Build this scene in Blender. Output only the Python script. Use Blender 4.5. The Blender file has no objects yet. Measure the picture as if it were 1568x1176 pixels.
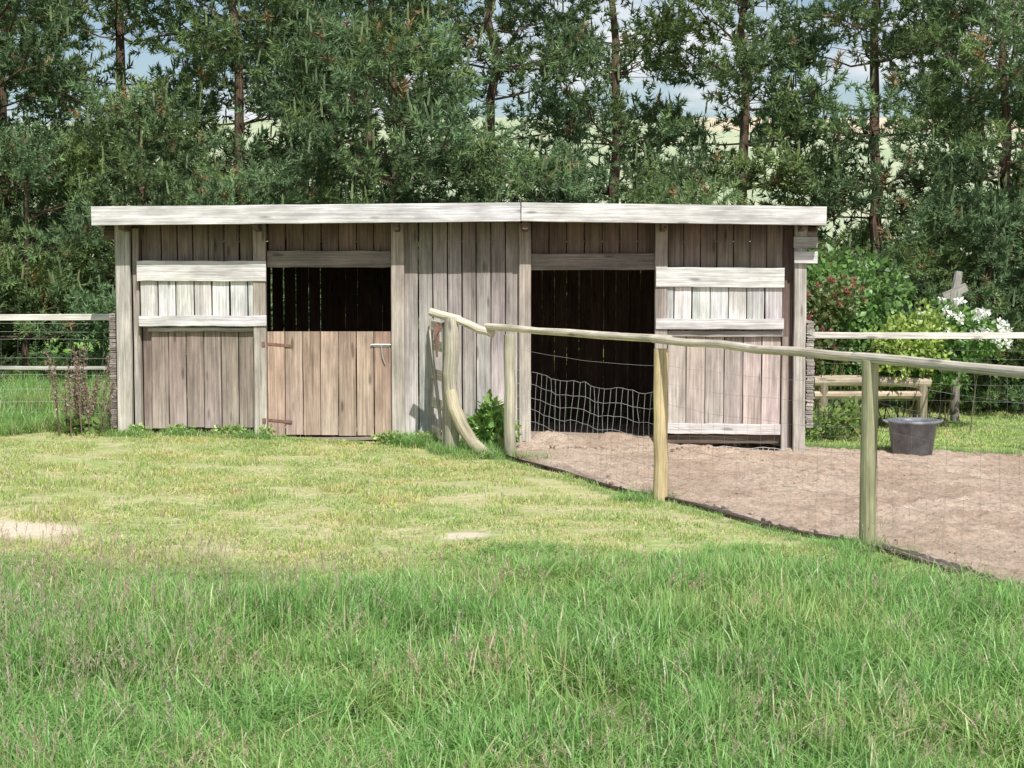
import bpy, math, random
import numpy as np
from mathutils import Vector, Matrix
random.seed(7); rng=np.random.default_rng(7)
S=bpy.context.scene
COL=S.collection
# ------------------------------------------------------------------ terrain
def sst(a,b,v):
    t=min(1,max(0,(v-a)/(b-a))); return t*t*(3-2*t)
def H(x,y):
    xc=max(-6,min(6,x))
    h=-(0.06+0.034*xc)*sst(9,15,y)*(1-0.6*sst(20,40,y))
    n=0.015*math.sin(x*1.3+y*.7)+0.012*math.sin(x*2.9-y*1.9+1)+0.006*math.sin(x*6.1+y*5.3)
    h+=n*(1-sst(14,16,y)*0.7)
    h+=17.0*sst(40,215,y)*(1+0.05*math.sin(x*0.02+1))+ .4*sst(26,60,y)
    return h
def fence_x(y): return 1.05-0.41*(y-12.0)
# ------------------------------------------------------------------ node helpers
def newmat(name):
    m=bpy.data.materials.new(name); m.use_nodes=True
    nt=m.node_tree; nt.nodes.clear()
    out=nt.nodes.new('ShaderNodeOutputMaterial'); return m,nt,out
def N(nt,t,**k):
    n=nt.nodes.new(t)
    for a,b in k.items(): setattr(n,a,b)
    return n
def noise(nt,vec,scale,detail=4,rough=.6):
    n=N(nt,'ShaderNodeTexNoise'); n.inputs['Scale'].default_value=scale
    n.inputs['Detail'].default_value=detail; n.inputs['Roughness'].default_value=rough
    if vec is not None: nt.links.new(vec,n.inputs['Vector'])
    return n.outputs['Fac']
def mapr(nt,v,a,b,c,d):
    n=N(nt,'ShaderNodeMapRange'); nt.links.new(v,n.inputs[0])
    for i,x in enumerate((a,b,c,d)): n.inputs[i+1].default_value=x
    return n.outputs[0]
def mixc(nt,f,a,b,mode='MIX'):
    n=N(nt,'ShaderNodeMix',data_type='RGBA',blend_type=mode)
    for s,v in ((n.inputs[0],f),(n.inputs[6],a),(n.inputs[7],b)):
        if isinstance(v,(int,float)): s.default_value=v
        elif isinstance(v,tuple): s.default_value=(*v,1)
        else: nt.links.new(v,s)
    return n.outputs[2]
def vmul(nt,v,s):
    n=N(nt,'ShaderNodeVectorMath',operation='MULTIPLY'); nt.links.new(v,n.inputs[0]); n.inputs[1].default_value=s
    return n.outputs[0]
def bump(nt,h,st,dist=.01):
    n=N(nt,'ShaderNodeBump'); n.inputs['Strength'].default_value=st; n.inputs['Distance'].default_value=dist
    nt.links.new(h,n.inputs['Height']); return n.outputs[0]
def attr(nt,name):
    return N(nt,'ShaderNodeAttribute',attribute_name=name)
def mul(nt,a,b,op='MULTIPLY'):
    n=N(nt,'ShaderNodeMath',operation=op); nt.links.new(a,n.inputs[0])
    if isinstance(b,(int,float)): n.inputs[1].default_value=b
    else: nt.links.new(b,n.inputs[1])
    return n.outputs[0]

def wood_mat(name,contrast=.48,gain=1.15):
    m,nt,out=newmat(name)
    c=attr(nt,'col').outputs['Color']; g=attr(nt,'gco').outputs['Vector']
    n1=noise(nt,vmul(nt,g,(1.6,60,60)),1,5,.65)
    n2=noise(nt,vmul(nt,g,(5,190,190)),1,3,.6)
    n3=noise(nt,vmul(nt,g,(2.2,7,7)),1,4,.65)
    kn=N(nt,'ShaderNodeTexVoronoi'); nt.links.new(vmul(nt,g,(2.2,9,9)),kn.inputs['Vector']); kn.inputs['Scale'].default_value=1
    knot=mapr(nt,kn.outputs['Distance'],.08,.17,.5,1)
    a=mapr(nt,n1,.3,.7,1-contrast,1.12); b=mapr(nt,n2,.35,.65,.82,1.06); d=mapr(nt,n3,.32,.68,.64,1.14)
    ab=mul(nt,a,b); f=mul(nt,mul(nt,mul(nt,ab,d),knot),gain)
    vs=N(nt,'ShaderNodeVectorMath',operation='SCALE'); nt.links.new(c,vs.inputs[0]); nt.links.new(f,vs.inputs['Scale'])
    p=N(nt,'ShaderNodeBsdfDiffuse')
    nt.links.new(vs.outputs[0],p.inputs['Color'])
    nt.links.new(bump(nt,ab,.6,.004),p.inputs['Normal'])
    nt.links.new(p.outputs[0],out.inputs[0]); return m
def foliage_mat(name,transl=.35,tint=None,gain=1.0,gloss=0):
    m,nt,out=newmat(name)
    c=attr(nt,'col').outputs['Color']
    geo=N(nt,'ShaderNodeNewGeometry').outputs['Position']
    if tint:
        col,sc,lo,hi=tint
        f=mapr(nt,noise(nt,geo,sc,3,.65),lo,hi,0,1)
        c=mixc(nt,f,c,mixc(nt,1.0,c,col,'MULTIPLY'))
    if gain!=1.0:
        vs=N(nt,'ShaderNodeVectorMath',operation='SCALE'); nt.links.new(c,vs.inputs[0]); vs.inputs['Scale'].default_value=gain; c=vs.outputs[0]
    p=N(nt,'ShaderNodeBsdfDiffuse'); last=p.outputs[0]
    t=N(nt,'ShaderNodeBsdfTranslucent'); mx=N(nt,'ShaderNodeMixShader'); mx.inputs[0].default_value=transl
    nt.links.new(c,p.inputs['Color']); nt.links.new(c,t.inputs['Color'])
    nt.links.new(last,mx.inputs[1]); nt.links.new(t.outputs[0],mx.inputs[2]); last=mx.outputs[0]
    if gloss:
        g=N(nt,'ShaderNodeBsdfGlossy'); g.inputs['Roughness'].default_value=.45; g.inputs['Color'].default_value=(1,1,1,1)
        m2=N(nt,'ShaderNodeMixShader'); m2.inputs[0].default_value=gloss
        nt.links.new(last,m2.inputs[1]); nt.links.new(g.outputs[0],m2.inputs[2]); last=m2.outputs[0]
    nt.links.new(last,out.inputs[0])
    return m
def plain(name,col,rough=.6,metal=0,var=.3,sc=20):
    m,nt,out=newmat(name)
    geo=N(nt,'ShaderNodeTexCoord').outputs['Object']
    f=noise(nt,geo,sc,5,.6)
    c=mixc(nt,mapr(nt,f,.3,.7,0,1),tuple(v*(1-var) for v in col),tuple(v*(1+var) for v in col))
    p=N(nt,'ShaderNodeBsdfPrincipled'); p.inputs['Roughness'].default_value=rough; p.inputs['Metallic'].default_value=metal
    nt.links.new(c,p.inputs['Base Color']); nt.links.new(bump(nt,f,.3,.004),p.inputs['Normal'])
    nt.links.new(p.outputs[0],out.inputs[0]); return m

M_WOOD=wood_mat('weathered_wood'); M_BARK=wood_mat('bark',.6,.9)
M_NEED=foliage_mat('pine_needles',.32,((1.25,1.1,.8),.8,.45,.65),1.0,0)
M_GRASS=foliage_mat('grass_blades',.4,((1.40,1.09,1.2),.75,.46,.66),1.0,.04)
M_SHORT=foliage_mat('short_grass_blades',.35,((1.32,1.08,1.2),1.6,.42,.62))
M_LEAF=foliage_mat('leaves',.35,None,1.25,.04)
M_WIRE=plain('galvanised_wire',(.42,.42,.40),.5,.2,.2)
M_RUST=plain('rusty_iron',(.24,.13,.10),.8,.2,.4,60)
M_STEEL=plain('zinc_steel',(.6,.6,.6),.4,.5,.2,60)
M_RUB=plain('bucket_rubber',(.17,.18,.20),.45,0,.5,9)
M_FELT=plain('roof_felt',(.06,.06,.055),.9)

# ------------------------------------------------------------------ mesh builder
def obj_from(name,verts,faces,cols,gcos,mats,matidx=None,parent=None,link=True,smooth=False):
    me=bpy.data.meshes.new(name)
    if isinstance(faces,np.ndarray):
        nv=len(verts); nf,k=faces.shape
        me.vertices.add(nv); me.vertices.foreach_set('co',np.asarray(verts,dtype=np.float32).ravel())
        me.loops.add(nf*k); me.loops.foreach_set('vertex_index',faces.astype(np.int32).ravel())
        me.polygons.add(nf); me.polygons.foreach_set('loop_start',np.arange(0,nf*k,k,dtype=np.int32))
        me.update(calc_edges=True)
    else:
        me.from_pydata([tuple(v) for v in verts],[],faces)
    if cols is not None:
        a=me.attributes.new('col','FLOAT_COLOR','POINT')
        c=np.ones((len(verts),4),dtype=np.float32); c[:,:3]=np.asarray(cols); a.data.foreach_set('color',c.ravel())
    if gcos is not None:
        a=me.attributes.new('gco','FLOAT_VECTOR','POINT'); a.data.foreach_set('vector',np.asarray(gcos,dtype=np.float32).ravel())
    for m in mats: me.materials.append(m)
    if smooth: me.polygons.foreach_set('use_smooth',np.ones(len(me.polygons),dtype=bool))
    o=bpy.data.objects.new(name,me)
    if link: COL.objects.link(o)
    if parent: o.parent=parent
    return o
def empty(name,loc=(0,0,0)):
    e=bpy.data.objects.new(name,None); COL.objects.link(e); e.location=loc; e.empty_display_size=.3; return e
class MB:
    def __init__(s): s.v=[];s.f=[];s.c=[];s.g=[]
    def ring(s,pts,cols,gs):
        i=len(s.v); s.v+=pts; s.c+=cols; s.g+=gs; return i
    def board(s,a,b,w,t,wdir,c0,c1=None,jit=.002,n=None,cham=.004):
        a=Vector(a);b=Vector(b);d=b-a;L=d.length;d=d.normalized()
        wd=Vector(wdir); wd=(wd-d*wd.dot(d)).normalized(); td=d.cross(wd)
        c1=c1 or c0; n=n or max(2,int(L/.25)); off=random.random()*50; offy=random.random()*50
        hw,ht=w/2,t/2; ch=min(cham,ht*.6,hw*.6)
        prof=[(-hw,-ht+ch),(-hw+ch,-ht),(hw-ch,-ht),(hw,-ht+ch),(hw,ht-ch),(hw-ch,ht),(-hw+ch,ht),(-hw,ht-ch)]
        rb=[]
        for k in range(n+1):
            u=k/n; p=a+d*(L*u)+wd*random.gauss(0,jit)+td*random.gauss(0,jit*.5)
            e=1+random.gauss(0,jit*4)
            col=tuple(c0[i]*(1-u)+c1[i]*u for i in range(3))
            pts=[p+wd*(q[0]*e)+td*q[1] for q in prof]
            rb.append(s.ring(pts,[col]*8,[(off+L*u,offy+q[0],q[1]+offy) for q in prof]))
        for k in range(n):
            for j in range(8):
                s.f.append((rb[k]+j,rb[k]+(j+1)%8,rb[k+1]+(j+1)%8,rb[k+1]+j))
        s.f.append(tuple(rb[0]+j for j in range(7,-1,-1))); s.f.append(tuple(rb[n]+j for j in range(8)))
    def tube(s,pts,rad,sides,col,col2=None,rough=0):
        pts=[Vector(p) for p in pts]; n=len(pts)
        if not hasattr(rad,'__len__'): rad=[rad]*n
        col2=col2 or col; off=random.random()*50; Lc=0; rb=[]
        u=None
        for k in range(n):
            d=(pts[min(k+1,n-1)]-pts[max(k-1,0)]).normalized()
            if u is None: u=d.orthogonal().normalized()
            else: u=(u-d*u.dot(d)).normalized()
            v=d.cross(u)
            if k: Lc+=(pts[k]-pts[k-1]).length
            f=k/(n-1); c=tuple(col[i]*(1-f)+col2[i]*f for i in range(3))
            P=[];G=[]
            for j in range(sides):
                an=2*math.pi*j/sides; r=rad[k]*(1+random.gauss(0,rough) if rough else 1)
                P.append(pts[k]+u*(math.cos(an)*r)+v*(math.sin(an)*r)); G.append((off+Lc,off+math.cos(an)*r,math.sin(an)*r))
            rb.append(s.ring(P,[c]*sides,G))
        for k in range(n-1):
            for j in range(sides):
                s.f.append((rb[k]+j,rb[k]+(j+1)%sides,rb[k+1]+(j+1)%sides,rb[k+1]+j))
        if sides>3:
            s.f.append(tuple(rb[0]+j for j in range(sides-1,-1,-1))); s.f.append(tuple(rb[-1]+j for j in range(sides)))
    def obj(s,name,mat,parent=None,link=True,smooth=False):
        return obj_from(name,s.v,s.f,s.c,s.g,[mat],None,parent,link,smooth)
def vary(c,a=.12,h=.04):
    k=1+random.uniform(-a,a); return tuple(max(0,v*k*(1+random.uniform(-h,h))) for v in c)

# ------------------------------------------------------------------ GN instancer
def instancer(name,pts,rots,scls,idx,srcs,parent=None):
    col=bpy.data.collections.new(name+'_parts')
    for o in srcs: col.objects.link(o)
    me=bpy.data.meshes.new(name); me.vertices.add(len(pts))
    me.vertices.foreach_set('co',np.asarray(pts,dtype=np.float32).ravel())
    a=me.attributes.new('rot','FLOAT_VECTOR','POINT'); a.data.foreach_set('vector',np.asarray(rots,dtype=np.float32).ravel())
    a=me.attributes.new('scl','FLOAT_VECTOR','POINT'); a.data.foreach_set('vector',np.asarray(scls,dtype=np.float32).ravel())
    a=me.attributes.new('idx','INT','POINT'); a.data.foreach_set('value',np.asarray(idx,dtype=np.int32))
    o=bpy.data.objects.new(name,me); COL.objects.link(o)
    if parent: o.parent=parent
    ng=bpy.data.node_groups.new(name+'_gn','GeometryNodeTree')
    ng.interface.new_socket('Geometry',in_out='INPUT',socket_type='NodeSocketGeometry')
    ng.interface.new_socket('Geometry',in_out='OUTPUT',socket_type='NodeSocketGeometry')
    gi=ng.nodes.new('NodeGroupInput'); go=ng.nodes.new('NodeGroupOutput')
    iop=ng.nodes.new('GeometryNodeInstanceOnPoints'); ci=ng.nodes.new('GeometryNodeCollectionInfo')
    ci.inputs['Collection'].default_value=col; ci.inputs['Separate Children'].default_value=True; ci.inputs['Reset Children'].default_value=True
    ng.links.new(gi.outputs[0],iop.inputs['Points']); ng.links.new(ci.outputs[0],iop.inputs['Instance'])
    iop.inputs['Pick Instance'].default_value=True
    def na(nm,dt,ty):
        n=ng.nodes.new('GeometryNodeInputNamedAttribute'); n.data_type=dt; n.inputs['Name'].default_value=nm
        for q in n.outputs:
            if q.type==ty and q.name=='Attribute': return q
        return n.outputs[0]
    ng.links.new(na('rot','FLOAT_VECTOR','VECTOR'),iop.inputs['Rotation'])
    ng.links.new(na('scl','FLOAT_VECTOR','VECTOR'),iop.inputs['Scale'])
    ng.links.new(na('idx','INT','INT'),iop.inputs['Instance Index'])
    ng.links.new(iop.outputs[0],go.inputs[0])
    md=o.modifiers.new('scatter','NODES'); md.node_group=ng
    return o

# ------------------------------------------------------------------ ground
BARE=[(-.29,10.2,.13,.13),(-3.15,10.45,.40,.22)]
def ground_mat():
    m,nt,out=newmat('ground_grass_soil')
    P=N(nt,'ShaderNodeNewGeometry').outputs['Position']
    sx=N(nt,'ShaderNodeSeparateXYZ'); nt.links.new(P,sx.inputs[0])
    n1=noise(nt,vmul(nt,P,(1,1.6,1)),1.1,6,.65); n2=noise(nt,vmul(nt,P,(1,1.4,1)),9,6,.75); n3=noise(nt,P,60,3,.7)
    near=mixc(nt,mapr(nt,n1,.38,.62,0,1),(.33,.44,.14),(.58,.54,.29))
    near=mixc(nt,mapr(nt,n2,.50,.62,0,.85),near,(.68,.58,.42))
    near=mixc(nt,mapr(nt,n2,.30,.45,.8,0),near,(.22,.35,.09))
    near=mixc(nt,mapr(nt,n3,.4,.62,0,.55),near,(.26,.23,.13))
    # worn bare soil spots in the lawn
    for (a,b,c,d) in BARE:
        ex=mul(nt,mul(nt,sx.outputs[0],-a,'ADD'),1/c); ey=mul(nt,mul(nt,sx.outputs[1],-b,'ADD'),1/d)
        rr=mul(nt,mul(nt,ex,ex),mul(nt,ey,ey),'ADD'); rr=mul(nt,rr,mapr(nt,n2,.3,.7,-.9,.9),'ADD')
        near=mixc(nt,mapr(nt,rr,.6,2.0,.95,0),near,mixc(nt,mapr(nt,n3,.3,.7,0,.6),(.74,.63,.50),(.52,.43,.32)))
    fg=mapr(nt,sx.outputs[1],8.6,9.8,1,0)
    near=mixc(nt,fg,near,(.12,.19,.05))
    bk=mapr(nt,sx.outputs[1],15.8,17,0,1)
    lawn=mixc(nt,mapr(nt,n1,.35,.65,0,1),(.22,.40,.10),(.30,.46,.13))
    near=mixc(nt,bk,near,lawn)
    nf=noise(nt,vmul(nt,P,(.01,.05,1)),1,3,.5); nf2=noise(nt,vmul(nt,P,(.3,.3,1)),1,5,.6)
    far=mixc(nt,mapr(nt,nf,.4,.6,0,1),(.38,.45,.29),(.48,.51,.35))  # hill greens kept pale, distance haze put into the colour
    far=mixc(nt,mapr(nt,nf2,.3,.7,0,.4),far,(.32,.38,.22))
    a=mapr(nt,sx.outputs[1],150,154,0,1); b=mapr(nt,sx.outputs[1],176,180,1,0)
    far=mixc(nt,mul(nt,mul(nt,a,b),mapr(nt,sx.outputs[0],14,22,0,1)),far,(.66,.52,.38))
    c=mixc(nt,mapr(nt,sx.outputs[1],32,60,0,1),near,far)
    p=N(nt,'ShaderNodeBsdfDiffuse')
    nt.links.new(c,p.inputs['Color']); nt.links.new(bump(nt,n2,.7,.03),p.inputs['Normal'])
    nt.links.new(p.outputs[0],out.inputs[0]); return m
def grid(name,xs,ys,hf,mat):
    nx,ny=len(xs),len(ys); v=np.array([(x,y,hf(x,y)) for y in ys for x in xs])
    f=[(j*nx+i,j*nx+i+1,(j+1)*nx+i+1,(j+1)*nx+i) for j in range(ny-1) for i in range(nx-1)]
    return obj_from(name,v,np.array(f),None,None,[mat],smooth=True)
xs=np.unique(np.concatenate([np.linspace(-900,-60,15),np.linspace(-60,-10,26),np.linspace(-10,10,161),np.linspace(10,60,26),np.linspace(60,900,15)]))
ys=np.unique(np.concatenate([np.linspace(-60,3,22),np.linspace(3,19,129),np.linspace(19,45,40),np.linspace(45,240,60),np.linspace(240,1500,15)]))
grid('ground',xs,ys,H,ground_mat())

def dirt_mat():
    m,nt,out=newmat('bare_dirt')
    P=N(nt,'ShaderNodeNewGeometry').outputs['Position']
    n1=noise(nt,P,1.1,5,.6); n2=noise(nt,P,9,8,.8); n3=noise(nt,P,38,5,.8)
    c=mixc(nt,mapr(nt,n1,.38,.62,0,1),(.53,.40,.305),(.71,.565,.445))
    c=mixc(nt,mapr(nt,n2,.50,.64,0,.75),c,(.36,.26,.19))
    c=mixc(nt,mapr(nt,n3,.50,.66,0,.75),c,(.26,.19,.14))
    ad=N(nt,'ShaderNodeMath',operation='ADD'); nt.links.new(n2,ad.inputs[0]); nt.links.new(n3,ad.inputs[1])
    p=N(nt,'ShaderNodeBsdfDiffuse')
    nt.links.new(c,p.inputs['Color']); nt.links.new(bump(nt,ad.outputs[0],.8,.035),p.inputs['Normal'])
    nt.links.new(p.outputs[0],out.inputs[0]); return m
M_DIRT=dirt_mat()
hr=np.random.default_rng(5)
HP=[(hr.uniform(0,7),hr.uniform(7,16.2)) for _ in range(900)]
HPg={}
for (px_,py_) in HP: HPg.setdefault((int(px_*4),int(py_*4)),[]).append((px_,py_))
def dirt_h(x,y,f=1):
    h=H(x,y)+.006+.004*f
    k=.012*abs(math.sin(x*9.1+math.sin(y*7)*1.5)*math.sin(y*11.3+math.sin(x*5)*2))+random.uniform(0,.020)
    gx,gy=int(x*4),int(y*4)
    for i in (-1,0,1):
        for j in (-1,0,1):
            for a,b in HPg.get((gx+i,gy+j),()):
                d2=((x-a)**2+(y-b)**2)/.0036
                if d2<6: k+= .022*math.exp(-(math.sqrt(d2)-1.3)**2*3)-.018*math.exp(-d2)
    h+=k*f
    h+=.10*math.exp(-(((x-1.0)/.55)**2+((y-15.85)/.3)**2))+.06*math.exp(-(((x-.35)/.25)**2+((y-15.8)/.2)**2))
    return h
V=[];F=[];ysd=np.concatenate([np.linspace(4.5,7.9,25),np.linspace(8,16.25,300)]); nxd=190
for y in ysd:
    x0=fence_x(y)+.03 if y<14.85 else -0.10
    for k in range(nxd):
        x=x0+(9-x0)*(k/(nxd-1))**1.3; V.append((x,y,dirt_h(x,y,min(1,max(0,(x-x0-.03)/.25)))))
for j in range(len(ysd)-1):
    for i in range(nxd-1):
        a=j*nxd+i; F.append((a,a+1,a+nxd+1,a+nxd))
obj_from('dirt_paddock',np.array(V),np.array(F),None,None,[M_DIRT],smooth=False)

# ------------------------------------------------------------------ SHELTER
FY=15.70; s0=166.4
def X(px): return (px-784)/s0
def Z(py): return 1.67-(py-395)/s0
GREY=(.54,.505,.465); WHITE=(.74,.715,.69); SHADE_BROWN=(.185,.13,.105); MID=(.40,.325,.28); DOOR=(.46,.33,.26); PINK=(.60,.51,.45)  # plank-top brown: rain-sheltered wood, darkened further to paint the fascia shade
shed=empty('field_shelter',(0,0,0))
def planks(mb,px0,px1,pyt,pyb,y,n,ct,cb,gap=.007,thick=.02):
    x0,x1=X(px0),X(px1); w=(x1-x0)/n
    for i in range(n):
        k=1+random.uniform(-.22,.16)
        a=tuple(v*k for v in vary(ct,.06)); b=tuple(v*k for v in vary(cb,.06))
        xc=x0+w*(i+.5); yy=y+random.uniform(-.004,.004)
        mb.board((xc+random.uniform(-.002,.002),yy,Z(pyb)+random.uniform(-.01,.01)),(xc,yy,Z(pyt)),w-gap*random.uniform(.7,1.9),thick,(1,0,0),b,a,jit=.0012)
wall=MB()
planks(wall,203,232,340,658,FY+.03,2,SHADE_BROWN,MID)
planks(wall,225,392,340,430,FY+.012,7,SHADE_BROWN,MID)
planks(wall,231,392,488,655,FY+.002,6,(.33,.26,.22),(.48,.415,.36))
planks(wall,412,600,340,386,FY+.012,7,SHADE_BROWN,SHADE_BROWN)
planks(wall,619,796,340,672,FY,8,(.25,.20,.175),(.66,.62,.59))  # sheltered brown tops, with fascia shade in the colour, over bleached feet
planks(wall,813,1003,340,392,FY+.012,7,SHADE_BROWN,SHADE_BROWN)
planks(wall,1021,1198,340,440,FY+.012,7,SHADE_BROWN,MID)
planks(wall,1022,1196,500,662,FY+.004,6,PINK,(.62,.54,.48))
planks(wall,1197,1215,350,690,FY+.03,1,SHADE_BROWN,MID)
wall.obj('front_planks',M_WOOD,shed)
tr=MB()
def hb(mb,px0,px1,pyt,pyb,y,c,t=.025,tilt=0):
    zc=(Z(pyt)+Z(pyb))/2; mb.board((X(px0),y,zc),(X(px1),y,zc+tilt),abs(Z(pyt)-Z(pyb)),t,(0,0,1),c,vary(c,.05),jit=.0018,n=12)
planks(tr,217,409,415,494,FY-.045,7,WHITE,WHITE,gap=.008)
hb(tr,214,410,399,430,FY-.072,WHITE,.028,-.004); hb(tr,216,410,483,499,FY-.072,WHITE,.03,.006)
hb(tr,228,408,501,507,FY-.03,(.5,.47,.43),.03)
planks(tr,1003,1197,425,492,FY-.045,7,WHITE,WHITE,gap=.008)
hb(tr,1003,1198,409,439,FY-.072,WHITE,.028,-.006); hb(tr,1003,1198,487,503,FY-.072,WHITE,.03,-.003)
hb(tr,1004,1198,506,515,FY-.03,(.45,.42,.38),.03)
hb(tr,1022,1196,648,664,FY-.022,WHITE,.022,-.01)
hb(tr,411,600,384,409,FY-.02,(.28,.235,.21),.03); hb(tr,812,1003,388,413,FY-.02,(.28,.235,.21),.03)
hb(tr,1022,1198,667,680,FY+.03,(.2,.16,.13),.03)
tr.obj('hatch_panels_and_headers',M_WOOD,shed)
po=MB()
def post(px0,px1,pyt,pyb,y,ct,cb,t=.07):
    xc=(X(px0)+X(px1))/2; po.board((xc,y,Z(pyb)-.06),(xc,y,Z(pyt)),X(px1)-X(px0),t,(1,0,0),cb,ct,jit=.0015,cham=.006)
LP=(.65,.60,.52)
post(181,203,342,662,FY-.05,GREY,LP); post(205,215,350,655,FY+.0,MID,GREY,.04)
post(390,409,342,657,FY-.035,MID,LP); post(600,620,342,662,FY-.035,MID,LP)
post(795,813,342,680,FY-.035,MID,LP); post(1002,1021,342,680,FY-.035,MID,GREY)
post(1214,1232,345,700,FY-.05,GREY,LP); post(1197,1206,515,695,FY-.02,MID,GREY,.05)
po.board((X(1211),FY-.10,Z(371)),(X(1247),FY-.10,Z(371)),.10,.03,(0,0,1),GREY)
po.board((X(1212),FY-.11,Z(394)),(X(1247),FY-.11,Z(394)),.11,.03,(0,0,1),WHITE)
po.board((X(1220),FY-.07,Z(366)),(X(1247),FY-.07,Z(366)),.14,.02,(0,0,1),MID)
for px in (200,400,610,804,1012,1222):
    po.board((X(px),FY-.31,1.99),(X(px),FY+2.3,1.76),.12,.05,(0,0,1),SHADE_BROWN,jit=.001)
po.board((X(160),FY+.055,1.90),(X(1250),FY+.055,1.90),.12,.06,(0,0,1),SHADE_BROWN,jit=.001)
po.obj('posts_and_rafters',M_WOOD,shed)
fa=MB()
fy=FY-.345
fa.board((-3.765,fy,2.045),(.076,fy,2.083),.168,.03,(0,0,1),WHITE,vary(WHITE,.03),jit=.0011,n=20)
fa.board((.084,fy,2.083),(2.815,fy,2.045),.168,.03,(0,0,1),WHITE,WHITE,jit=.0011,n=16)
for sx,dx in ((-3.765,1),(2.815,-1)):
    fa.board((sx+dx*.017,fy+.02,2.04),(sx+dx*.017,FY+2.4,1.84),.15,.03,(0,0,1),GREY,jit=.001)
fa.obj('fascia',M_WOOD,shed)
ya,yb=fy+.018,FY+2.42; x0,x1=-3.74,2.79
P=[(x0,ya,2.075),(x1,ya,2.075),(x1,yb,1.85),(x0,yb,1.85),(x0,ya,2.11),(x1,ya,2.11),(x1,yb,1.885),(x0,yb,1.885)]
obj_from('roof',P,[(0,3,2,1),(4,5,6,7),(0,1,5,4),(1,2,6,5),(2,3,7,6),(3,0,4,7)],None,None,[M_FELT],parent=shed)
bw=MB(); n=48; x0,x1=X(190),X(1225); w=(x1-x0)/n
for i in range(n):
    xc=x0+w*(i+.5); g=random.choice([.001,.001,.002,.003,.012,.018])
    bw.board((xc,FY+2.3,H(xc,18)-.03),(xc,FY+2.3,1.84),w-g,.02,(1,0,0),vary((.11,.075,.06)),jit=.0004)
for sx in (X(192),X(1223)):
    for i in range(16):
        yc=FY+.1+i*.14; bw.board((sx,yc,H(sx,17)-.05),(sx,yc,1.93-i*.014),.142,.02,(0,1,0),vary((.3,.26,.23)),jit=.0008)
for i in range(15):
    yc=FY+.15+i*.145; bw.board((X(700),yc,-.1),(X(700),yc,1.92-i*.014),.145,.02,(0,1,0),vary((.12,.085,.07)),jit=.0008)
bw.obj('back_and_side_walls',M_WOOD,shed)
sd=MB()
for sx,pyt,pyb,cc in ((X(171),480,655,(.36,.31,.28)),(X(1243),492,655,(.5,.46,.41))):
    z=Z(pyb)
    while z<Z(pyt):
        sd.board((sx+random.uniform(-.006,.006),FY+.05,z),(sx+random.uniform(-.006,.006),FY+1.6,z),.014,.06+random.uniform(0,.02),(0,0,1),vary(cc,.3),jit=.002); z+=.018
sd.obj('side_hurdles',M_WOOD,shed)
fl=[(x,y,H(x,y)+.009) for y in np.linspace(FY+.02,FY+2.28,6) for x in np.linspace(X(192),X(1223),20)]
ff=[(j*20+i,j*20+i+1,(j+1)*20+i+1,(j+1)*20+i) for j in range(5) for i in range(19)]
obj_from('floor',[(a,b,c+(.0 if a<-.1 else .012)) for a,b,c in fl],ff,None,None,[M_DIRT],parent=shed)
dr=MB(); 
planks(dr,409,600,507,666,FY-.02,7,DOOR,(.50,.385,.32),gap=.006,thick=.022)
dr.board((X(409),FY+.01,Z(525)),(X(600),FY+.01,Z(525)),.1,.02,(0,0,1),DOOR); dr.board((X(409),FY+.01,Z(645)),(X(600),FY+.01,Z(645)),.1,.02,(0,0,1),DOOR)
dr.board((X(445),FY-.015,Z(673)),(X(580),FY-.015,Z(671)),.03,.03,(0,0,1),MID)
dr.obj('half_door',M_WOOD,shed)
hg=MB()
for py in (526,643):
    hg.board((X(411),FY-.036,Z(py)),(X(447),FY-.036,Z(py+3)),.028,.006,(0,0,1),(1,1,1),jit=.0003)
    hg.board((X(405),FY-.075,Z(py)+.022),(X(405),FY-.075,Z(py)-.022),.032,.006,(1,0,0),(1,1,1),jit=.0003)
    hg.tube([(X(409.5),FY-.05,Z(py)-.025),(X(409.5),FY-.05,Z(py)+.025)],.007,8,(1,1,1))
hg.obj('hinges',M_RUST,shed)
lt=MB()
lt.board((X(571),FY-.037,Z(528)),(X(597),FY-.037,Z(528)),.03,.005,(0,0,1),(1,1,1),jit=.0002)
lt.tube([(X(568),FY-.047,Z(527)),(X(599),FY-.047,Z(527))],.006,8,(1,1,1)); lt.tube([(X(584),FY-.05,Z(527)),(X(586),FY-.055,Z(545)),(X(590),FY-.05,Z(556))],.005,6,(1,1,1))
lt.obj('latch',M_STEEL,shed)

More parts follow.
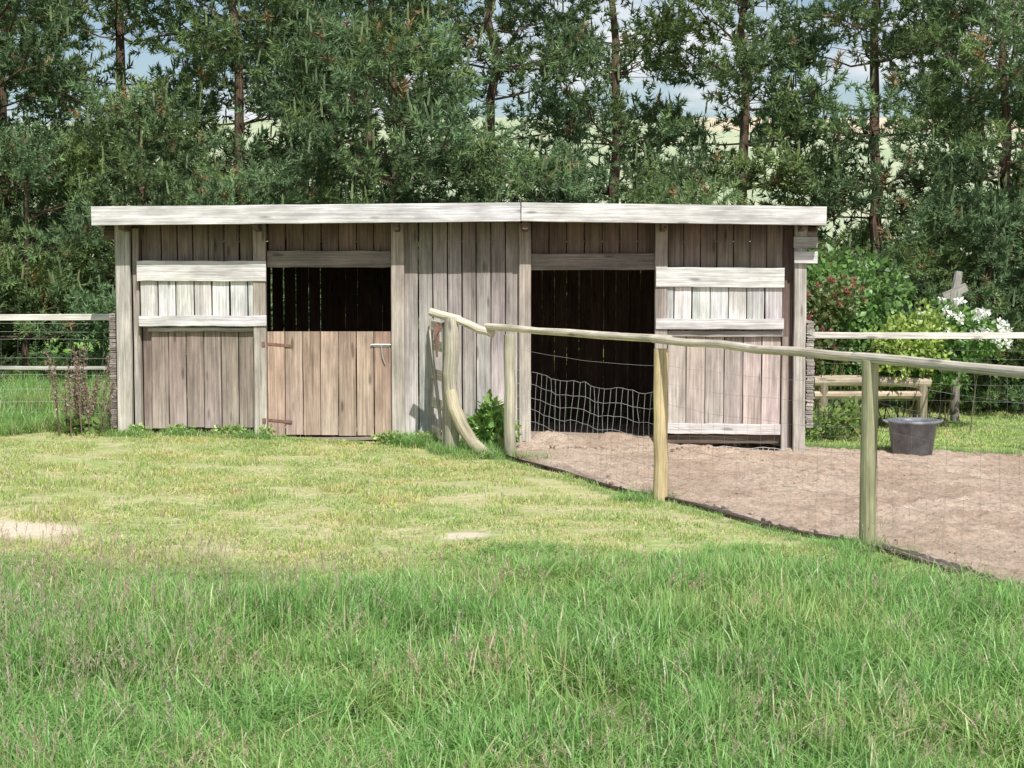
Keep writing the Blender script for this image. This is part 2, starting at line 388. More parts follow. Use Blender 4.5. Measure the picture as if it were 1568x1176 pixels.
# ------------------------------------------------------------------ FENCES
def sagline(a,b,sag=0,n=8,wob=0):
    a=Vector(a);b=Vector(b); return [a.lerp(b,k/n)+Vector((random.gauss(0,wob)*(0<k<n),0,-sag*4*(k/n)*(1-k/n)+random.gauss(0,wob)*(0<k<n))) for k in range(n+1)]
def netting(mb,a,b,levels,dx,wob,sag,r=.0013,bow=0):
    a=Vector(a);b=Vector(b);L=(b-a).length;n=max(2,int(L/dx)); d=(b-a).normalized(); nrm=Vector((-d.y,d.x,0))
    R=[];ph=random.uniform(0,6)
    for j,z in enumerate(levels):
        row=[]
        for i in range(n+1):
            t=i/n; p=a.lerp(b,t); zz=(a.z*(1-t)+b.z*t)+z
            fr=z/max(levels); p=p+d*(random.gauss(0,wob)+wob*2*math.sin(ph+i*.9+j*.7))+nrm*(bow*math.sin(math.pi*t)*fr+wob*math.sin(i*.6))
            row.append(Vector((p.x,p.y,zz-sag*4*t*(1-t)*fr+random.gauss(0,wob*.5)+wob*1.2*math.sin(i*.8+ph))))
        R.append(row); mb.tube(row,r*1.15,3,(1,1,1))
    for i in range(n+1): mb.tube([R[j][i] for j in range(len(R))],r,3,(1,1,1))
ck=MB()
netting(ck,(X(1022),FY-.16,Z(698)),(X(1200),FY-.14,Z(702)),[0,.035,.07,.10],.045,.006,.0,.0030,.03)
netting(ck,(X(225),FY-.14,Z(672)),(X(392),FY-.13,Z(674)),[0,.03,.06],.045,.005,.0,.0016,.02)
ck.obj('foot_mesh',plain('pale_mesh_wire',(.75,.75,.72),.5,.0,.1),shed)
pf=empty('paddock_fence')
PX=[(-.02,14.85),(1.05,12.0),(2.04,9.7),(3.05,7.25),(4.0,4.9)]
pp=MB()
PC=[((.56,.52,.40),(.46,.43,.32)),((.76,.61,.36),(.68,.54,.31)),((.48,.46,.29),(.40,.41,.23)),((.5,.45,.3),(.4,.4,.25)),((.5,.45,.3),(.4,.4,.25))]
PR=[.050,.050,.047,.05,.05]
for (x,y),(c1,c2),r in zip(PX,PC,PR):
    g=H(x,y); pts=[(x+random.gauss(0,.003),y,g-.2+k*(1.28/8)) for k in range(9)]
    pp.tube(pts,[r*1.05]*3+[r]*6,16,c2,c1,.008)
pp.tube([(-.53+random.gauss(0,.004),14.95,-.2+k*.17) for k in range(9)],[.065]*8+[.058],16,(.46,.44,.32),(.60,.55,.45),.012)
pp.obj('posts',M_WOOD,pf,smooth=False)
pr=MB()
def rail(p,q,r,c,n=6,w=.004):
    pr.tube(sagline(p,q,.006,n,w),[r*(1+random.gauss(0,.03)) for _ in range(n+1)],12,c,vary(c,.06),.012)
RC=(.74,.66,.53)
rail((-.22,14.86,1.075),(1.10,11.92,1.105),.030,RC)
rail((1.00,12.06,1.10),(2.1,9.6,1.105),.028,(.70,.63,.51))
rail((1.98,9.85,1.10),(3.15,7.1,1.11),.030,(.68,.62,.52)); rail((3.0,7.4,1.11),(4.2,4.6,1.1),.03,RC)
rail((-.72,15.0,1.20),(-.45,14.93,1.13),.036,RC,4); rail((-.47,14.93,1.13),(-.16,14.80,1.01),.036,RC,5)
pr.tube([(-.54,14.86,.52),(-.50,14.84,.36),(-.43,14.82,.2),(-.34,14.80,.06),(-.2,14.78,-.06)],[.055,.06,.06,.056,.053],12,(.6,.53,.38),(.5,.45,.33),.02)
pr.obj('rails_and_brace',M_WOOD,pf)
pw=MB()
a=lambda i,dz=0:(PX[i][0]+.05,PX[i][1],H(*PX[i])+.03+dz)
netting(pw,(.03,14.8,-.02),a(1),[0,.10,.20,.30,.40,.51,.62,.74],.105,.009,.05,.0013,.05)
pw.obj('slack_netting',plain('bright_wire',(.6,.6,.57),.5,.1,.2),pf); pw=MB()
netting(pw,a(1),a(2),[0,.12,.24,.36,.5,.65,.8],.15,.004,.03,.0008)
netting(pw,a(2),a(3),[0,.12,.24,.36,.5,.65,.8],.15,.004,.03,.0008)
netting(pw,a(3),a(4),[0,.12,.24,.36,.5,.65,.8],.15,.004,.03,.0008)
for i in range(4):
    pw.tube(sagline(a(i,.93),a(i+1,.93),.03,8,.003),.0012,3,(1,1,1))
pw.obj('wire_netting',M_WIRE,pf)
kb=MB()
for i in range(24):
    y0=14.84-i*.41; y1=y0-.405
    A=(fence_x(y0)+.03,y0);B=(fence_x(y1)+.03,y1)
    kb.board((A[0],A[1],H(*A)-.005),(B[0],B[1],H(*B)-.005),.075,.03,(0,0,1),(.11,.085,.07),jit=.0008,n=2)
kb.obj('kick_boards',M_WOOD,pf)
gt=empty('wooden_gate'); g=MB()
A=Vector((-.60,15.03,0));B=Vector((-.735,15.60,0))
for z in (.10,.36,.62,.88,1.06):
    g.board((A.x,A.y,z),(B.x,B.y,z),.09,.02,(0,0,1),vary((.66,.62,.52)),jit=.001)
g.board((A.x,A.y,.04),(A.x,A.y,1.1),.07,.035,(0,1,0),(.5,.46,.38)); g.board((B.x,B.y,.04),(B.x,B.y,1.12),.07,.035,(0,1,0),(.42,.38,.32))
g.board((A.x-.02,A.y,.12),(B.x-.02,B.y,1.0),.07,.02,(0,0,1),(.45,.42,.35))
g.obj('bars',M_WOOD,gt)
hm=MB(); hm.tube([(-.60,15.0,1.1),(-.67,14.98,1.0),(-.66,15.0,.8)],.010,8,(1,1,1)); hm.board((-.66,15.0,1.1),(-.66,15.0,.92),.045,.01,(1,0,0),(1,1,1)); hm.obj('hinge_iron',M_RUST,gt)

def wire_fence(xa,xb,y,ztop,px,lower=None):
    e=empty('wire_fence'); m=MB()
    m.board((xa,y,ztop(xa)),(xb,y,ztop(xb)),.06,.035,(0,0,1),(.84,.80,.72),jit=.003,n=14)
    if lower: m.board((xa,y-.01,lower),(xb,y-.01,lower),.035,.02,(0,0,1),(.6,.58,.52),jit=.003,n=14)
    for x in px:
        m.tube([(x,y+.06,H(x,y)-.2),(x,y+.06,ztop(x)*.5),(x,y+.06,ztop(x)+.05)],.05,12,(.45,.42,.33),rough=.02)
    m.obj('rail_and_posts',M_WOOD,e); w=MB()
    za,zb=H(xa,y),H(xb,y)
    netting(w,(xa,y,za+.03),(xb,y,zb+.03),[0,.1,.2,.32,.46,.62,.8],.16,.003,.01,.0009)
    for z in (.9,.98): w.tube(sagline((xa,y,za+z),(xb,y,zb+z),.01,10,.002),.001,3,(1,1,1))
    w.obj('wire_netting',M_WIRE,e)
wire_fence(-3.72,-10,16.2,lambda x:1.11,(-5.4,-7.8,-10),.63)
wire_fence(2.80,10,16.2,lambda x:.945+(x-2.8)*-.006,(5.3,7.7,10))

def lathe(name,prof,n,mat,loc,parent=None):
    V=[];F=[]
    for r,z in prof:
        for j in range(n):
            an=2*math.pi*j/n; V.append((loc[0]+r*math.cos(an),loc[1]+r*math.sin(an),loc[2]+z))
    for k in range(len(prof)-1):
        for j in range(n): F.append((k*n+j,k*n+(j+1)%n,(k+1)*n+(j+1)%n,(k+1)*n+j))
    F.append(tuple(range(n-1,-1,-1))); return obj_from(name,V,F,None,None,[mat],parent=parent,smooth=True)
bx,by=3.76,15.95; bz=H(bx,by)+.01
bk=empty('rubber_bucket')
lathe('tub',[(.17,0),(.185,.01),(.225,.3),(.245,.305),(.25,.32),(.245,.335),(.225,.333),(.215,.3),(.175,.03),(0.001,.03)],36,M_RUB,(bx,by,bz),bk)
hh=MB(); 
for sgn in (-1,1): hh.tube([(bx+sgn*.235,by-.05,bz+.31),(bx+sgn*.275,by-.03,bz+.33),(bx+sgn*.275,by+.03,bz+.33),(bx+sgn*.235,by+.05,bz+.31)],.012,8,(.1,.1,.1))
hh.obj('handles',M_RUB,bk)
lb=empty('log_bench'); m=MB()
for dy in (0,.13,.26):
    m.tube([(3.25,18.3+dy,.345),(3.9,18.3+dy,.35),(4.5,18.3+dy,.33)],.05,10,(.6,.5,.38),rough=.03)
m.tube([(3.25,18.3,.2),(4.4,18.3,.2)],.045,10,(.62,.50,.38),rough=.03)
for x in (3.35,3.85,4.42):
    for dy in (0,.26): m.tube([(x,18.3+dy,-.25),(x,18.3+dy,.34)],.05,10,(.40,.34,.25),rough=.03)
m.obj('logs',M_WOOD,lb)
gp=MB(); gx,gy=5.1,19.6
gp.tube([(gx,gy,-.2),(gx+.01,gy,.8),(gx-.02,gy,1.25),(gx+.02,gy,1.52)],[.05,.05,.06,.045],10,(.3,.26,.22),(.5,.47,.42),.05)
gp.board((gx-.16,gy-.05,1.22),(gx+.10,gy-.05,1.34),.1,.04,(0,0,1),(.45,.42,.38)); gp.board((gx-.05,gy-.06,1.0),(gx-.02,gy-.06,1.3),.12,.05,(1,0,0),(.42,.4,.36))
gp.obj('weathered_garden_post',M_WOOD)

# ------------------------------------------------------------------ grass sources
def blades(n,rad,h0,h1,w,bend,cb,ct,dry=.1,dryc=(.45,.38,.2),seed=0):
    r=np.random.default_rng(seed)
    rr=rad*np.sqrt(r.random(n)); th=r.random(n)*6.283
    bx,by=rr*np.cos(th),rr*np.sin(th)
    h=h0+(h1-h0)*r.random(n)**1.2; la=r.random(n)*6.283; bd=bend*r.random(n)
    fa=la+1.57+r.normal(0,.5,n); wd=w*(.6+.7*r.random(n))
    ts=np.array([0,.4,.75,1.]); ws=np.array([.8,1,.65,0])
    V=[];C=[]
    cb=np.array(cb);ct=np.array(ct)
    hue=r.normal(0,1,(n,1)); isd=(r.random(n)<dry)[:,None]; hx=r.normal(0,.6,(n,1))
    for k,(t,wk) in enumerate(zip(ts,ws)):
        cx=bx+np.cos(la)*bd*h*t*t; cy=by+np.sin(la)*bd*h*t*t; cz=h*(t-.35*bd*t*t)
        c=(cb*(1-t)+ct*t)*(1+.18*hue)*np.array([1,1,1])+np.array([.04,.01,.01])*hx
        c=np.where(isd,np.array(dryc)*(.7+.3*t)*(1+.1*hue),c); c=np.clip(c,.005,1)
        if k<3:
            for sg in (-.5,.5):
                V.append(np.stack([cx+np.cos(fa)*wd*wk*sg,cy+np.sin(fa)*wd*wk*sg,cz],1)); C.append(c)
        else: V.append(np.stack([cx,cy,cz],1)); C.append(c)
    V=np.stack(V,1).reshape(-1,3); C=np.stack(C,1).reshape(-1,3)
    b=(np.arange(n)*7)[:,None]
    T=np.concatenate([b+np.array([q]) for q in ((0,1,3),(0,3,2),(2,3,5),(2,5,4),(4,5,6))],0)
    return V,T,C
def srcgrass(name,mat,**k):
    V,T,C=blades(**k); return obj_from(name,V,T,C,None,[mat],link=False)
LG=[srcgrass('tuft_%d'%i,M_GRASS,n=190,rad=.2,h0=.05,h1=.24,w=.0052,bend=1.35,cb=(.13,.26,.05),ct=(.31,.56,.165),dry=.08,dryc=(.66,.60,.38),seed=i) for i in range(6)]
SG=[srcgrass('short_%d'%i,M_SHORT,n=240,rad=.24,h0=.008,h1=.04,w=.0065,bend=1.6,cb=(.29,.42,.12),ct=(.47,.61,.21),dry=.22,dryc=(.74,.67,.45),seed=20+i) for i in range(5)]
def seedstems(seed):
    r=random.Random(seed); V=[];T=[];C=[]
    def strip(p,q,w,c):
        i=len(V); an=r.random()*3.14; d=Vector((math.cos(an)*w/2,math.sin(an)*w/2,0))
        V.extend([p-d,p+d,q+d*.7,q-d*.7]); C.extend([c]*4); T.extend([(i,i+1,i+2),(i,i+2,i+3)])
    for _ in range(9):
        x,y=r.uniform(-.2,.2),r.uniform(-.2,.2); h=r.uniform(.28,.46); lx,ly=r.uniform(-.12,.12),r.uniform(-.12,.12)
        p=Vector((x,y,0)); 
        for k in range(1,5):
            t=k/4; q=Vector((x+lx*t*t,y+ly*t*t,h*t)); strip(p,q,.0025,(.45,.46,.24)); p=q
        for k in range(14):
            t=.78+.22*k/14; b=Vector((x+lx*t*t,y+ly*t*t,h*t)); o=Vector((r.uniform(-.02,.02),r.uniform(-.02,.02),r.uniform(.01,.03)))*(1.3-t+.4)
            strip(b,b+o,.0035,(.50,.43,.31))
    return obj_from('seed_%d'%seed,np.array([tuple(v) for v in V]),np.array(T),np.array(C),None,[M_GRASS],link=False)
SD=[seedstems(i) for i in range(3)]
def pn(x,y): return .5*math.sin(x*1.7+math.sin(y*1.3)*1.5)+.5*math.sin(y*2.1+x*.8+math.sin(x*2.3))
P=[];R=[];Sc=[];I=[]
def add(x,y,s,k,sz=None):
    P.append((x,y,H(x,y)-.004)); R.append((random.gauss(0,.06),random.gauss(0,.06),random.uniform(0,6.28))); Sc.append((s,s,(sz or s)*random.uniform(.85,1.15))); I.append(k)
def edge(x): return 8.85+.3*math.sin(x*1.1+.5)+.2*math.sin(x*2.7+2)-(.25*(x-1) if x>1 else 0)
for _ in range(2300):
    x=random.uniform(-6,5.5); y=random.uniform(3.4,9.9)
    d=edge(x)-y+random.gauss(0,.12)
    if d<-.5 or x>fence_x(y)-.05: continue
    k=min(1,max(.2,(d+.5)/1.3)); z=k*max(.65,.82+.32*pn(x,y))
    if d>0 and d<1.9 and -1.9<x<1.4: z*=1.35
    add(x,y,1.0,random.randrange(6),z)
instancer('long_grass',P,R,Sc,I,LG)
P=[];R=[];Sc=[];I=[]
for _ in range(420):
    x=random.uniform(-5,5) if random.random()<.5 else random.gauss(-2.3,1.0); y=random.uniform(4.2,9.3)
    if y>edge(x)+.35 or x>fence_x(y)-.1: continue
    add(x,y,.8,random.randrange(3),.55+.35*(x<-1.2)*random.random())
instancer('grass_seed_heads',P,R,Sc,I,SD)
P=[];R=[];Sc=[];I=[]
for _ in range(3300):
    x=random.uniform(-8,5); y=random.uniform(8.3,16.1)
    if x>fence_x(y)-.12 and y<14.9: continue
    if y>14.8 and x>-.2: continue
    if y>FY-.15 and x>-3.75: continue
    if any(((x-a)/(c+.17))**2+((y-b)/(d+.19))**2<1. for a,b,c,d in BARE): continue
    q=pn(x*3.9+3,y*3.6)
    if q>.2 and random.random()<.55: continue
    add(x,y,random.uniform(.5,1),random.randrange(5),.8+.3*random.random()+(.8 if q<-.6 else 0))
for _ in range(1100):
    x=random.uniform(2.7,10); y=random.uniform(16.25,24)
    add(x,y,1.3,random.randrange(5),1.3)
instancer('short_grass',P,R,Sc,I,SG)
P=[];R=[];Sc=[];I=[]
for _ in range(460):
    x=random.uniform(-9,-3.8); y=random.uniform(15.75,22); add(x,y,1,random.randrange(6),random.uniform(.8,1.5))
for _ in range(120):
    x=random.uniform(-7,-4.3); y=random.uniform(15.2,16); add(x,y,1,random.randrange(6),random.uniform(.5,1.0))
for _ in range(85):
    x=random.uniform(-3.75,-.1)
    add(x,FY-.16-abs(random.gauss(0,.08)),.6,random.randrange(6),random.choice([.25,.35,.45,.6]) if not -2.1<x<-1.2 else .12)
for _ in range(26): add(random.gauss(-.35,.22),random.gauss(14.9,.1),.7,random.randrange(6),random.uniform(.4,.75))
for _ in range(22): add(random.gauss(-.9,.12),random.gauss(15.35,.1),.7,random.randrange(6),random.uniform(.4,.8))
for (x,y) in PX[:3]:
    for _ in range(9): add(x-.12+random.gauss(0,.1),y+random.gauss(0,.1),.6,random.randrange(6),random.uniform(.3,.6))
for t in np.linspace(0,1,46):
    y=14.7-9*t; add(fence_x(y)-.12,y,.5,random.randrange(6),random.uniform(.15,.35))
for _ in range(14): x,y=random.gauss(1.6,.25),random.gauss(9.6,.12); add(x,y,.7,random.randrange(6),random.uniform(.2,.45))
for _ in range(60): x=random.uniform(2.8,6); add(x,16.25+random.uniform(-.05,.1),.6,random.randrange(6),random.uniform(.2,.5))
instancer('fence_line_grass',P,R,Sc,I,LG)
def clod(i):
    r=random.Random(i); import bmesh
    bm=bmesh.new(); bmesh.ops.create_icosphere(bm,subdivisions=1,radius=1)
    for v in bm.verts: v.co*=r.uniform(.6,1.2); v.co.z*=.6
    me=bpy.data.meshes.new('clod'); bm.to_mesh(me); bm.free(); me.materials.append(M_DIRT)
    return bpy.data.objects.new('clod_%d'%i,me)
P=[];R=[];Sc=[];I=[]
for _ in range(4600):
    y=random.uniform(6,16.1); x=random.uniform(-.1,6.5)
    if x<fence_x(y)+.15: continue
    s=.007+.026*random.random()**3; P.append((x,y,H(x,y)+.024)); R.append((0,0,random.uniform(0,6))); Sc.append((s,s,s)); I.append(random.randrange(3))
for _ in range(160):
    x=random.gauss(.95,.4);y=random.gauss(15.6,.15); 
    s=.01+.035*random.random()**2; P.append((x,y,H(x,y)+.05)); R.append((0,0,random.uniform(0,6))); Sc.append((s,s,s)); I.append(random.randrange(3))
instancer('dirt_clods',P,R,Sc,I,[clod(i) for i in range(3)])

# ------------------------------------------------------------------ leafy plants
def leaves(blobs,n,size,ca,cb,seed,up=.5,shell=.45):
    r=np.random.default_rng(seed); V=[];C=[]
    tot=sum(b[3]*b[4]*b[5] for b in blobs)
    for b in blobs:
        m=max(3,int(n*b[3]*b[4]*b[5]/tot)); d=r.normal(size=(m,3)); d/=np.linalg.norm(d,axis=1)[:,None]
        rad=r.random(m)**shell*(1+.25*np.sin(d[:,0]*5+d[:,2]*7+seed))
        p=np.array(b[:3])+d*rad[:,None]*np.array(b[3:6])
        ax=d*.6+r.normal(size=(m,3))*.6; ax/=np.linalg.norm(ax,axis=1)[:,None]
        nr=r.normal(size=(m,3))*.7+np.array([0,-.2,up]); sd=np.cross(ax,nr); sd/=np.linalg.norm(sd,axis=1)[:,None]+1e-6
        up_=np.cross(sd,ax); s=(size*(.6+.8*r.random(m)))[:,None]
        q=np.stack([p,p+ax*s*.5+sd*s*.32+up_*s*.08,p+ax*s,p+ax*s*.5-sd*s*.32+up_*s*.08],1)
        V.append(q.reshape(-1,3)); k=r.random((m,1)); c=np.array(ca)*(1-k)+np.array(cb)*k; c=c*(.8+.4*r.random((m,1))); C.append(np.repeat(c,4,0))
    V=np.concatenate(V);C=np.concatenate(C); b=(np.arange(len(V)//4)*4)[:,None]
    T=np.concatenate([b+np.array([[0,1,2]]),b+np.array([[0,2,3]])],0); return V,T,C
def join(parts):
    V=[];T=[];C=[];o=0
    for v,t,c in parts: V.append(v);T.append(t+o);C.append(c);o+=len(v)
    return np.concatenate(V),np.concatenate(T),np.concatenate(C)
def plant(name,parts,stems):
    e=empty(name); V,T,C=join(parts); obj_from('foliage',V,T,C,None,[M_LEAF],parent=e)
    if stems:
        m=MB()
        for st in stems: m.tube(st[0],st[1],5,st[2])
        m.obj('stems',M_BARK,e)
    return e
def stems(cx,cy,n,h,sp,c,r=.008,z0=None):
    o=[]
    for _ in range(n):
        x=cx+random.gauss(0,sp*.3);y=cy+random.gauss(0,sp*.3);z=H(cx,cy)-.02; dx,dy=random.gauss(0,sp*.5),random.gauss(0,sp*.4);hh=h*random.uniform(.7,1)
        o.append(([(x,y,z),(x+dx*.3,y+dy*.3,z+hh*.4),(x+dx,y+dy,z+hh)],[r,r*.8,r*.4],c))
    return o
def flowers(blobs,n,size,ca,cb,seed):
    r=random.Random(seed); rr=[]
    for _ in range(n):
        b=r.choice(blobs); a=r.uniform(0,6.28); u=r.uniform(-.3,1); q=math.sqrt(max(0,1-u*u))
        p=(b[0]+b[3]*q*math.cos(a)*1.08,b[1]-abs(b[4]*q*math.sin(a))*1.1,b[2]+b[5]*u*1.1)
        rr.append((*p,size*.6,size*.6,size*.5))
    return leaves(rr,n*16,size*.9,ca,cb,seed,up=.2,shell=.8)
G1=(.09,.17,.05);G2=(.18,.32,.08)
b1=[(3.55,18.9,.75,.45,.4,.5),(3.95,19.2,1.15,.5,.4,.5),(4.25,18.9,.65,.4,.4,.5),(3.6,19.4,1.35,.4,.4,.4),(3.25,19.3,1.0,.4,.4,.6)]
plant('garden_shrub',[leaves(b1,5200,.085,G1,G2,1)],stems(3.8,19,14,1.2,.7,(.25,.17,.11)))
b2=[(4.45,18.4,.80,.26,.3,.35),(4.15,18.3,.72,.3,.3,.3)]
plant('yellow_green_bush',[leaves(b2,2200,.06,(.24,.34,.07),(.38,.46,.12),2)],stems(4.3,18.35,9,.8,.4,(.25,.2,.1)))
b3=[(4.75,18.6,.92,.32,.3,.28),(5.1,18.7,.80,.32,.3,.28),(4.65,18.7,.55,.42,.35,.35)]
plant('white_rose_bush',[leaves(b3,2900,.065,G1,G2,3),flowers(b3[:2],44,.055,(.75,.75,.72),(.8,.8,.75),4)],stems(4.8,18.7,10,.9,.5,(.2,.17,.1)))
b4=[(3.35,18.5,1.15,.3,.25,.3),(3.6,18.5,1.25,.2,.25,.2),(3.2,18.4,.8,.25,.2,.3)]
plant('red_rose_bush',[leaves(b4,2300,.06,(.10,.15,.05),(.2,.25,.09),5),flowers(b4,34,.03,(.34,.05,.06),(.42,.14,.14),6)],stems(3.35,18.5,9,1.1,.4,(.25,.12,.08)))
b5=[(3.2,17.1,.0,.22,.15,.16),(3.45,17.3,.03,.2,.15,.2),(2.95,16.9,-.02,.12,.12,.2)]
plant('low_weeds',[leaves(b5,900,.06,(.12,.2,.05),(.25,.32,.1),8)],stems(3.2,17.2,10,.35,.5,(.3,.2,.12),.006))
nx,ny=-.22,15.25
bn=[(nx+dx,ny+dy,.16+dz,.09,.09,.12) for dx,dy,dz in ((-.08,0,0),(0,0,.06),(.09,0,.03),(.16,.03,-.02),(-.02,-.05,-.05),(.05,.05,.12))]
plant('nettle_plant',[leaves(bn,560,.085,(.16,.30,.07),(.32,.48,.14),9,up=.9)],stems(nx+.03,ny,10,.4,.18,(.2,.28,.1),.005))
e=empty('dock_plant'); m=MB(); dk=[]
for _ in range(17):
    x=random.gauss(-3.92,.12);y=random.gauss(15.45,.1);z=H(x,y);h=random.uniform(.4,.9);dx=random.gauss(0,.07)
    m.tube([(x,y,z),(x+dx*.4,y,z+h*.5),(x+dx,y,z+h)],[.006,.005,.003],5,(.30,.22,.17))
    for k in range(7):
        t=.4+.6*k/7; dk.append((x+dx*t,y,z+h*t,.03,.03,.04))
m.obj('stalks',M_BARK,e)
V,T,C=leaves(dk,2600,.022,(.22,.16,.13),(.34,.26,.2),11); obj_from('seed_clusters',V,T,C,None,[M_LEAF],parent=e)
bl=[(-3.95,15.5,.1,.22,.15,.1)]
V,T,C=leaves(bl,160,.1,(.13,.2,.05),(.2,.28,.09),12,up=.9); obj_from('basal_leaves',V,T,C,None,[M_LEAF],parent=e)
bw_=[(random.uniform(-3.5,-2.2),FY-.15,.1,.06,.05,.035) for _ in range(16)]+[(random.uniform(-1.2,-.75),15.35,.04,.08,.06,.05) for _ in range(7)]
V,T,C=leaves(bw_,1100,.04,(.2,.3,.09),(.38,.48,.18),13,up=.9); obj_from('foot_weeds',V,T,C,None,[M_LEAF])

# ------------------------------------------------------------------ PINES
def pine_meshes(seed,Ht,R,zlow,dens=1.0,zs=.50,nbr=(4,5,5,6)):
    r=random.Random(seed); st=random.getstate(); random.seed(seed)
    m=MB(); TP=[];TA=[];TS=[];TC=[]
    BK=(.20,.145,.105);BK2=(.28,.20,.14)
    lean=(r.uniform(-.03,.03),r.uniform(-.03,.03))
    nz=int(Ht/.5); tp=[(lean[0]*k*.5+r.gauss(0,.03),lean[1]*k*.5+r.gauss(0,.03),-.2+k*.5) for k in range(nz+1)]
    m.tube(tp,[.085*(Ht/7)*(1-.8*k/nz)+.012 for k in range(nz+1)],9,BK,BK2,.06)
    z=zlow; az0=r.uniform(0,6)
    def tuft(p,ax,s,c): TP.append(p);TA.append(ax);TS.append(s);TC.append(c)
    def clump(p,out,size,g):
        n=int(6*size**1.3)+2
        for _ in range(n):
            o=Vector((r.gauss(0,.17),r.gauss(0,.17),r.gauss(0,.08)))*size
            ax=(o*2.6/size+out*.6+Vector((0,0,.5+r.gauss(0,.25)))).normalized()
            k=g*r.uniform(.8,1.2)*(1+.9*o.z/size); c=(.175*k,.262*k,.132*k)  # lit clump tops painted in: higher tufts lighter, lower ones darker
            if r.random()<.02: c=(.36,.27,.16)
            tuft(p+o+Vector((0,0,-o.xy.length*.3)),ax,r.uniform(1.1,1.6),c)
            if r.random()<.09: tuft(p+o+ax*.20,Vector((r.gauss(0,.12),r.gauss(0,.12),1)).normalized(),-1.1,(.30,.39,.23))
    while z<Ht-.15:
        t=z/Ht; nb=r.choice(nbr)
        az0+=r.uniform(.4,1.2)
        for i in range(nb):
            if r.random()<.10: continue
            L=R*(1-.8*t**1.8)*r.uniform(.45,1.2); az=az0+i*6.283/nb+r.gauss(0,.25)
            e0=r.uniform(-.25,.12)+.4*t; c=Vector((math.cos(az),math.sin(az),0)); bx=lean[0]*z; by=lean[1]*z
            pts=[]
            for k in range(5):
                s=k/4; pts.append(Vector((bx,by,z))+c*(L*s)+Vector((r.gauss(0,.03),r.gauss(0,.03),L*(e0*s+.26*s*s*s)+r.gauss(0,.02))))
            m.tube(pts,[.02*(L/1.5)*(1-.75*k/4)+.004 for k in range(5)],4,BK,BK2)
            g=r.uniform(.7,1.3)
            clump(pts[4],c,r.uniform(.9,1.35),g)
            ns=int(L*3.7*dens)+1
            for q in range(ns):
                s=.28+.68*(q+r.random())/ns; kf=s*4; k=min(3,int(kf)); p=pts[k].lerp(pts[k+1],kf-k)
                sg=1 if q%2 else -1; a2=az+sg*r.uniform(.5,1.2); tl=(.18+.42*(1-s)*min(1,L))*r.uniform(.7,1.3)
                d=Vector((math.cos(a2),math.sin(a2),r.uniform(-.1,.4))).normalized()
                m.tube([p,p+d*tl],[.007,.004],3,BK2)
                clump(p+d*tl,d,r.uniform(.55,1.05),g*r.uniform(.85,1.15))
            for q in range(2):
                s=r.uniform(.15,.5); p=pts[0].lerp(pts[4],s); a2=az+r.choice((-1,1))*r.uniform(.5,1.3)
                m.tube([p,p+Vector((math.cos(a2),math.sin(a2),r.uniform(-.3,.3)))*r.uniform(.15,.4)],[.005,.003],3,BK2)
        z+=r.uniform(.7,1.25)*zs
    clump(Vector(tp[-1]),Vector((0,0,1)),1.1,1)
    random.setstate(st)
    g=np.random.default_rng(seed); K=30; n=len(TP)
    P=np.array([tuple(v) for v in TP]);A=np.array([tuple(v) for v in TA]);Sx=np.array(TS);Cc=np.array(TC)
    nar=Sx<0; Sx=np.abs(Sx)
    ref=np.where(np.abs(A[:,2:3])<.9,np.array([[0,0,1.]]),np.array([[1.,0,0]]))
    U=np.cross(A,ref); U/=np.linalg.norm(U,axis=1)[:,None]; W=np.cross(A,U)
    th=g.random((n,K))*6.283; sa=g.random((n,K)); phi=np.where(nar[:,None],.2,.95+.45*g.random((n,K))); ln=(.060+.022*g.random((n,K)))*Sx[:,None]*np.where(nar,.8,1)[:,None]
    al=(.14*Sx)[:,None]*sa; phi=phi*(1.2-.7*sa)
    rad=U[:,None]*np.cos(th)[...,None]+W[:,None]*np.sin(th)[...,None]
    base=P[:,None]+A[:,None]*al[...,None]; dr=A[:,None]*np.cos(phi)[...,None]+rad*np.sin(phi)[...,None]
    tip=base+dr*ln[...,None]; sd=np.cross(dr,g.normal(size=(n,K,3))); sd/=np.linalg.norm(sd,axis=2)[...,None]; hw=.0115
    V=np.stack([base-sd*hw,base+sd*hw,tip],2).reshape(-1,3)
    cv=Cc[:,None]*(.88+.24*g.random((n,K,1))); C=np.repeat(cv.reshape(-1,3),3,0)
    T=np.arange(n*K*3).reshape(-1,3)
    to=m.obj('trunk_and_limbs',M_BARK,None,False); no=obj_from('needles',V,T,C,None,[M_NEED],link=False)
    print('PINE',seed,n,'tufts'); return to.data,no.data
VAR=[pine_meshes(100,7.0,1.7,.7),pine_meshes(101,7.4,1.5,1.0),pine_meshes(102,6.6,1.8,.5),pine_meshes(103,7.2,1.5,.8),
     pine_meshes(104,4.3,1.35,.25,1.1,.42,(4,5,5)),pine_meshes(105,3.5,1.3,.25,1.1,.42,(4,5,5))]
def pine(x,y,v,s=1,rot=0):
    e=empty('pine_tree',(x,y,H(x,y))); e.rotation_euler=(0,0,rot); e.scale=(s,s,s)
    for d,nm in zip(VAR[v],('trunk_and_limbs','needles')):
        o=bpy.data.objects.new(nm,d); COL.objects.link(o); o.parent=e
T_=[(-8.2,22.2,0),(-6.7,21.8,2),(-5.1,22.5,1),(-3.5,22.1,3),(-1.9,22.,2),(-.3,22.2,0),(1.4,22.6,1),(3.0,22.5,3),(4.7,22.2,1),(6.4,22.0,2),(8.1,22.6,0),(-9.8,22.3,1),
    (-2.7,24.8,0),(6.9,25.2,0),(-7.4,25,3)]
for i,(x,y,v) in enumerate(T_): pine(x,y,v,random.uniform(.92,1.08),random.uniform(0,6.28))
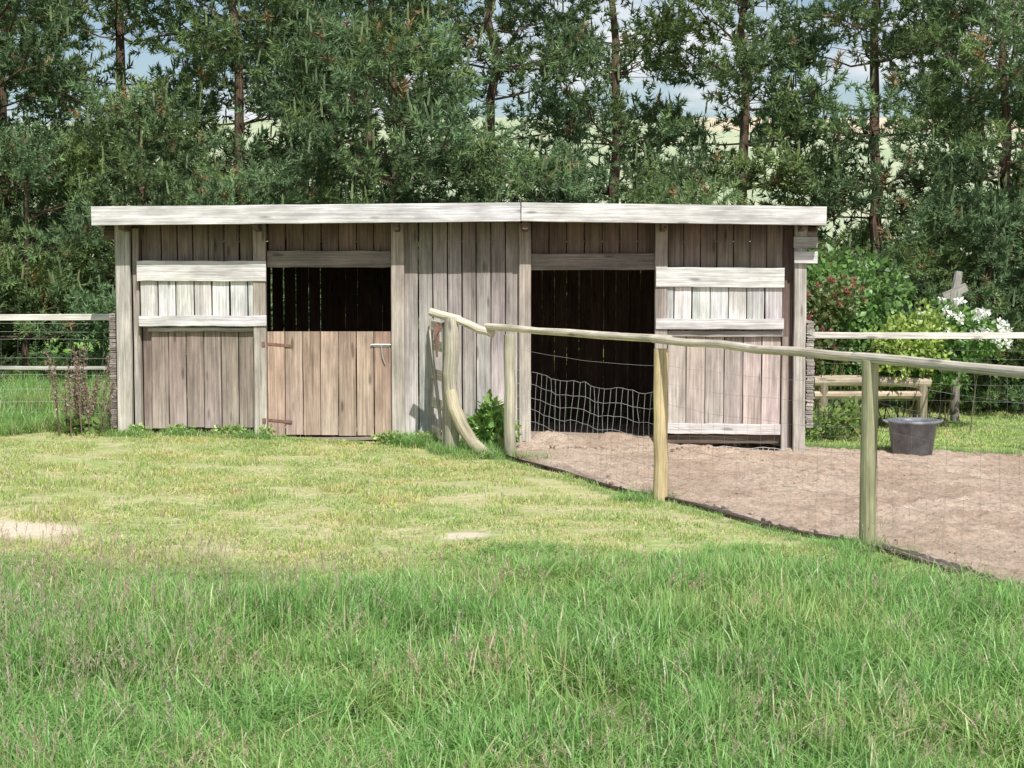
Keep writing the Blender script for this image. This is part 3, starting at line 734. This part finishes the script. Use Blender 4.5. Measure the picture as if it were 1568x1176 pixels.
for x,y,s,v in ((-7.3,20.6,1.0,4),(-5.8,20.4,.9,5),(-4.4,20.8,.85,4),(-3.0,20.3,.8,5),(-1.3,20.1,1.05,4),(.4,20.6,.9,5),(2.0,20.5,.8,5),(5.9,21.2,.8,5),(7.3,21.0,.9,4),(3.6,21.6,.6,5),(-8.6,20.5,.9,5),(5.0,21.2,.6,5)): pine(x,y,v,s,random.uniform(0,6.28))

# ------------------------------------------------------------------ sky, sun, camera
SUN_EL=math.radians(52); SUN_AZ=math.radians(180-17)
w=bpy.data.worlds.new('World'); S.world=w; w.use_nodes=True; nt=w.node_tree; nt.nodes.clear()
sky=N(nt,'ShaderNodeTexSky'); sky.sky_type='NISHITA'; sky.sun_disc=False; sky.sun_elevation=SUN_EL; sky.sun_rotation=SUN_AZ; sky.air_density=1.0; sky.dust_density=1.0
tc=N(nt,'ShaderNodeTexCoord').outputs['Generated']
cl=noise(nt,vmul(nt,tc,(3,3,11)),1.6,7,.6); f=mapr(nt,cl,.47,.61,0,.92)
c=mixc(nt,f,sky.outputs[0],(8.6,8.7,8.9))
bg=N(nt,'ShaderNodeBackground'); bg.inputs[1].default_value=.11; nt.links.new(c,bg.inputs[0])
wo=N(nt,'ShaderNodeOutputWorld'); nt.links.new(bg.outputs[0],wo.inputs[0])
sl=bpy.data.lights.new('sun','SUN'); sl.energy=5.0; sl.angle=math.radians(.5); sl.color=(1,.97,.92)
so=bpy.data.objects.new('sun',sl); COL.objects.link(so); so.location=(5,-10,15)
dv=Vector((math.sin(SUN_AZ)*math.cos(SUN_EL),math.cos(SUN_AZ)*math.cos(SUN_EL),math.sin(SUN_EL)))
so.rotation_euler=dv.to_track_quat('Z','Y').to_euler()
cam=bpy.data.cameras.new('camera'); cam.lens=60; cam.sensor_width=36; cam.clip_end=3000; cam.clip_start=.1
co=bpy.data.objects.new('camera',cam); COL.objects.link(co); co.location=(0,0,1.67)
co.rotation_euler=(math.radians(90-4.22),0,0); S.camera=co
S.view_settings.view_transform='Standard'; S.view_settings.look='None'; S.view_settings.exposure=0
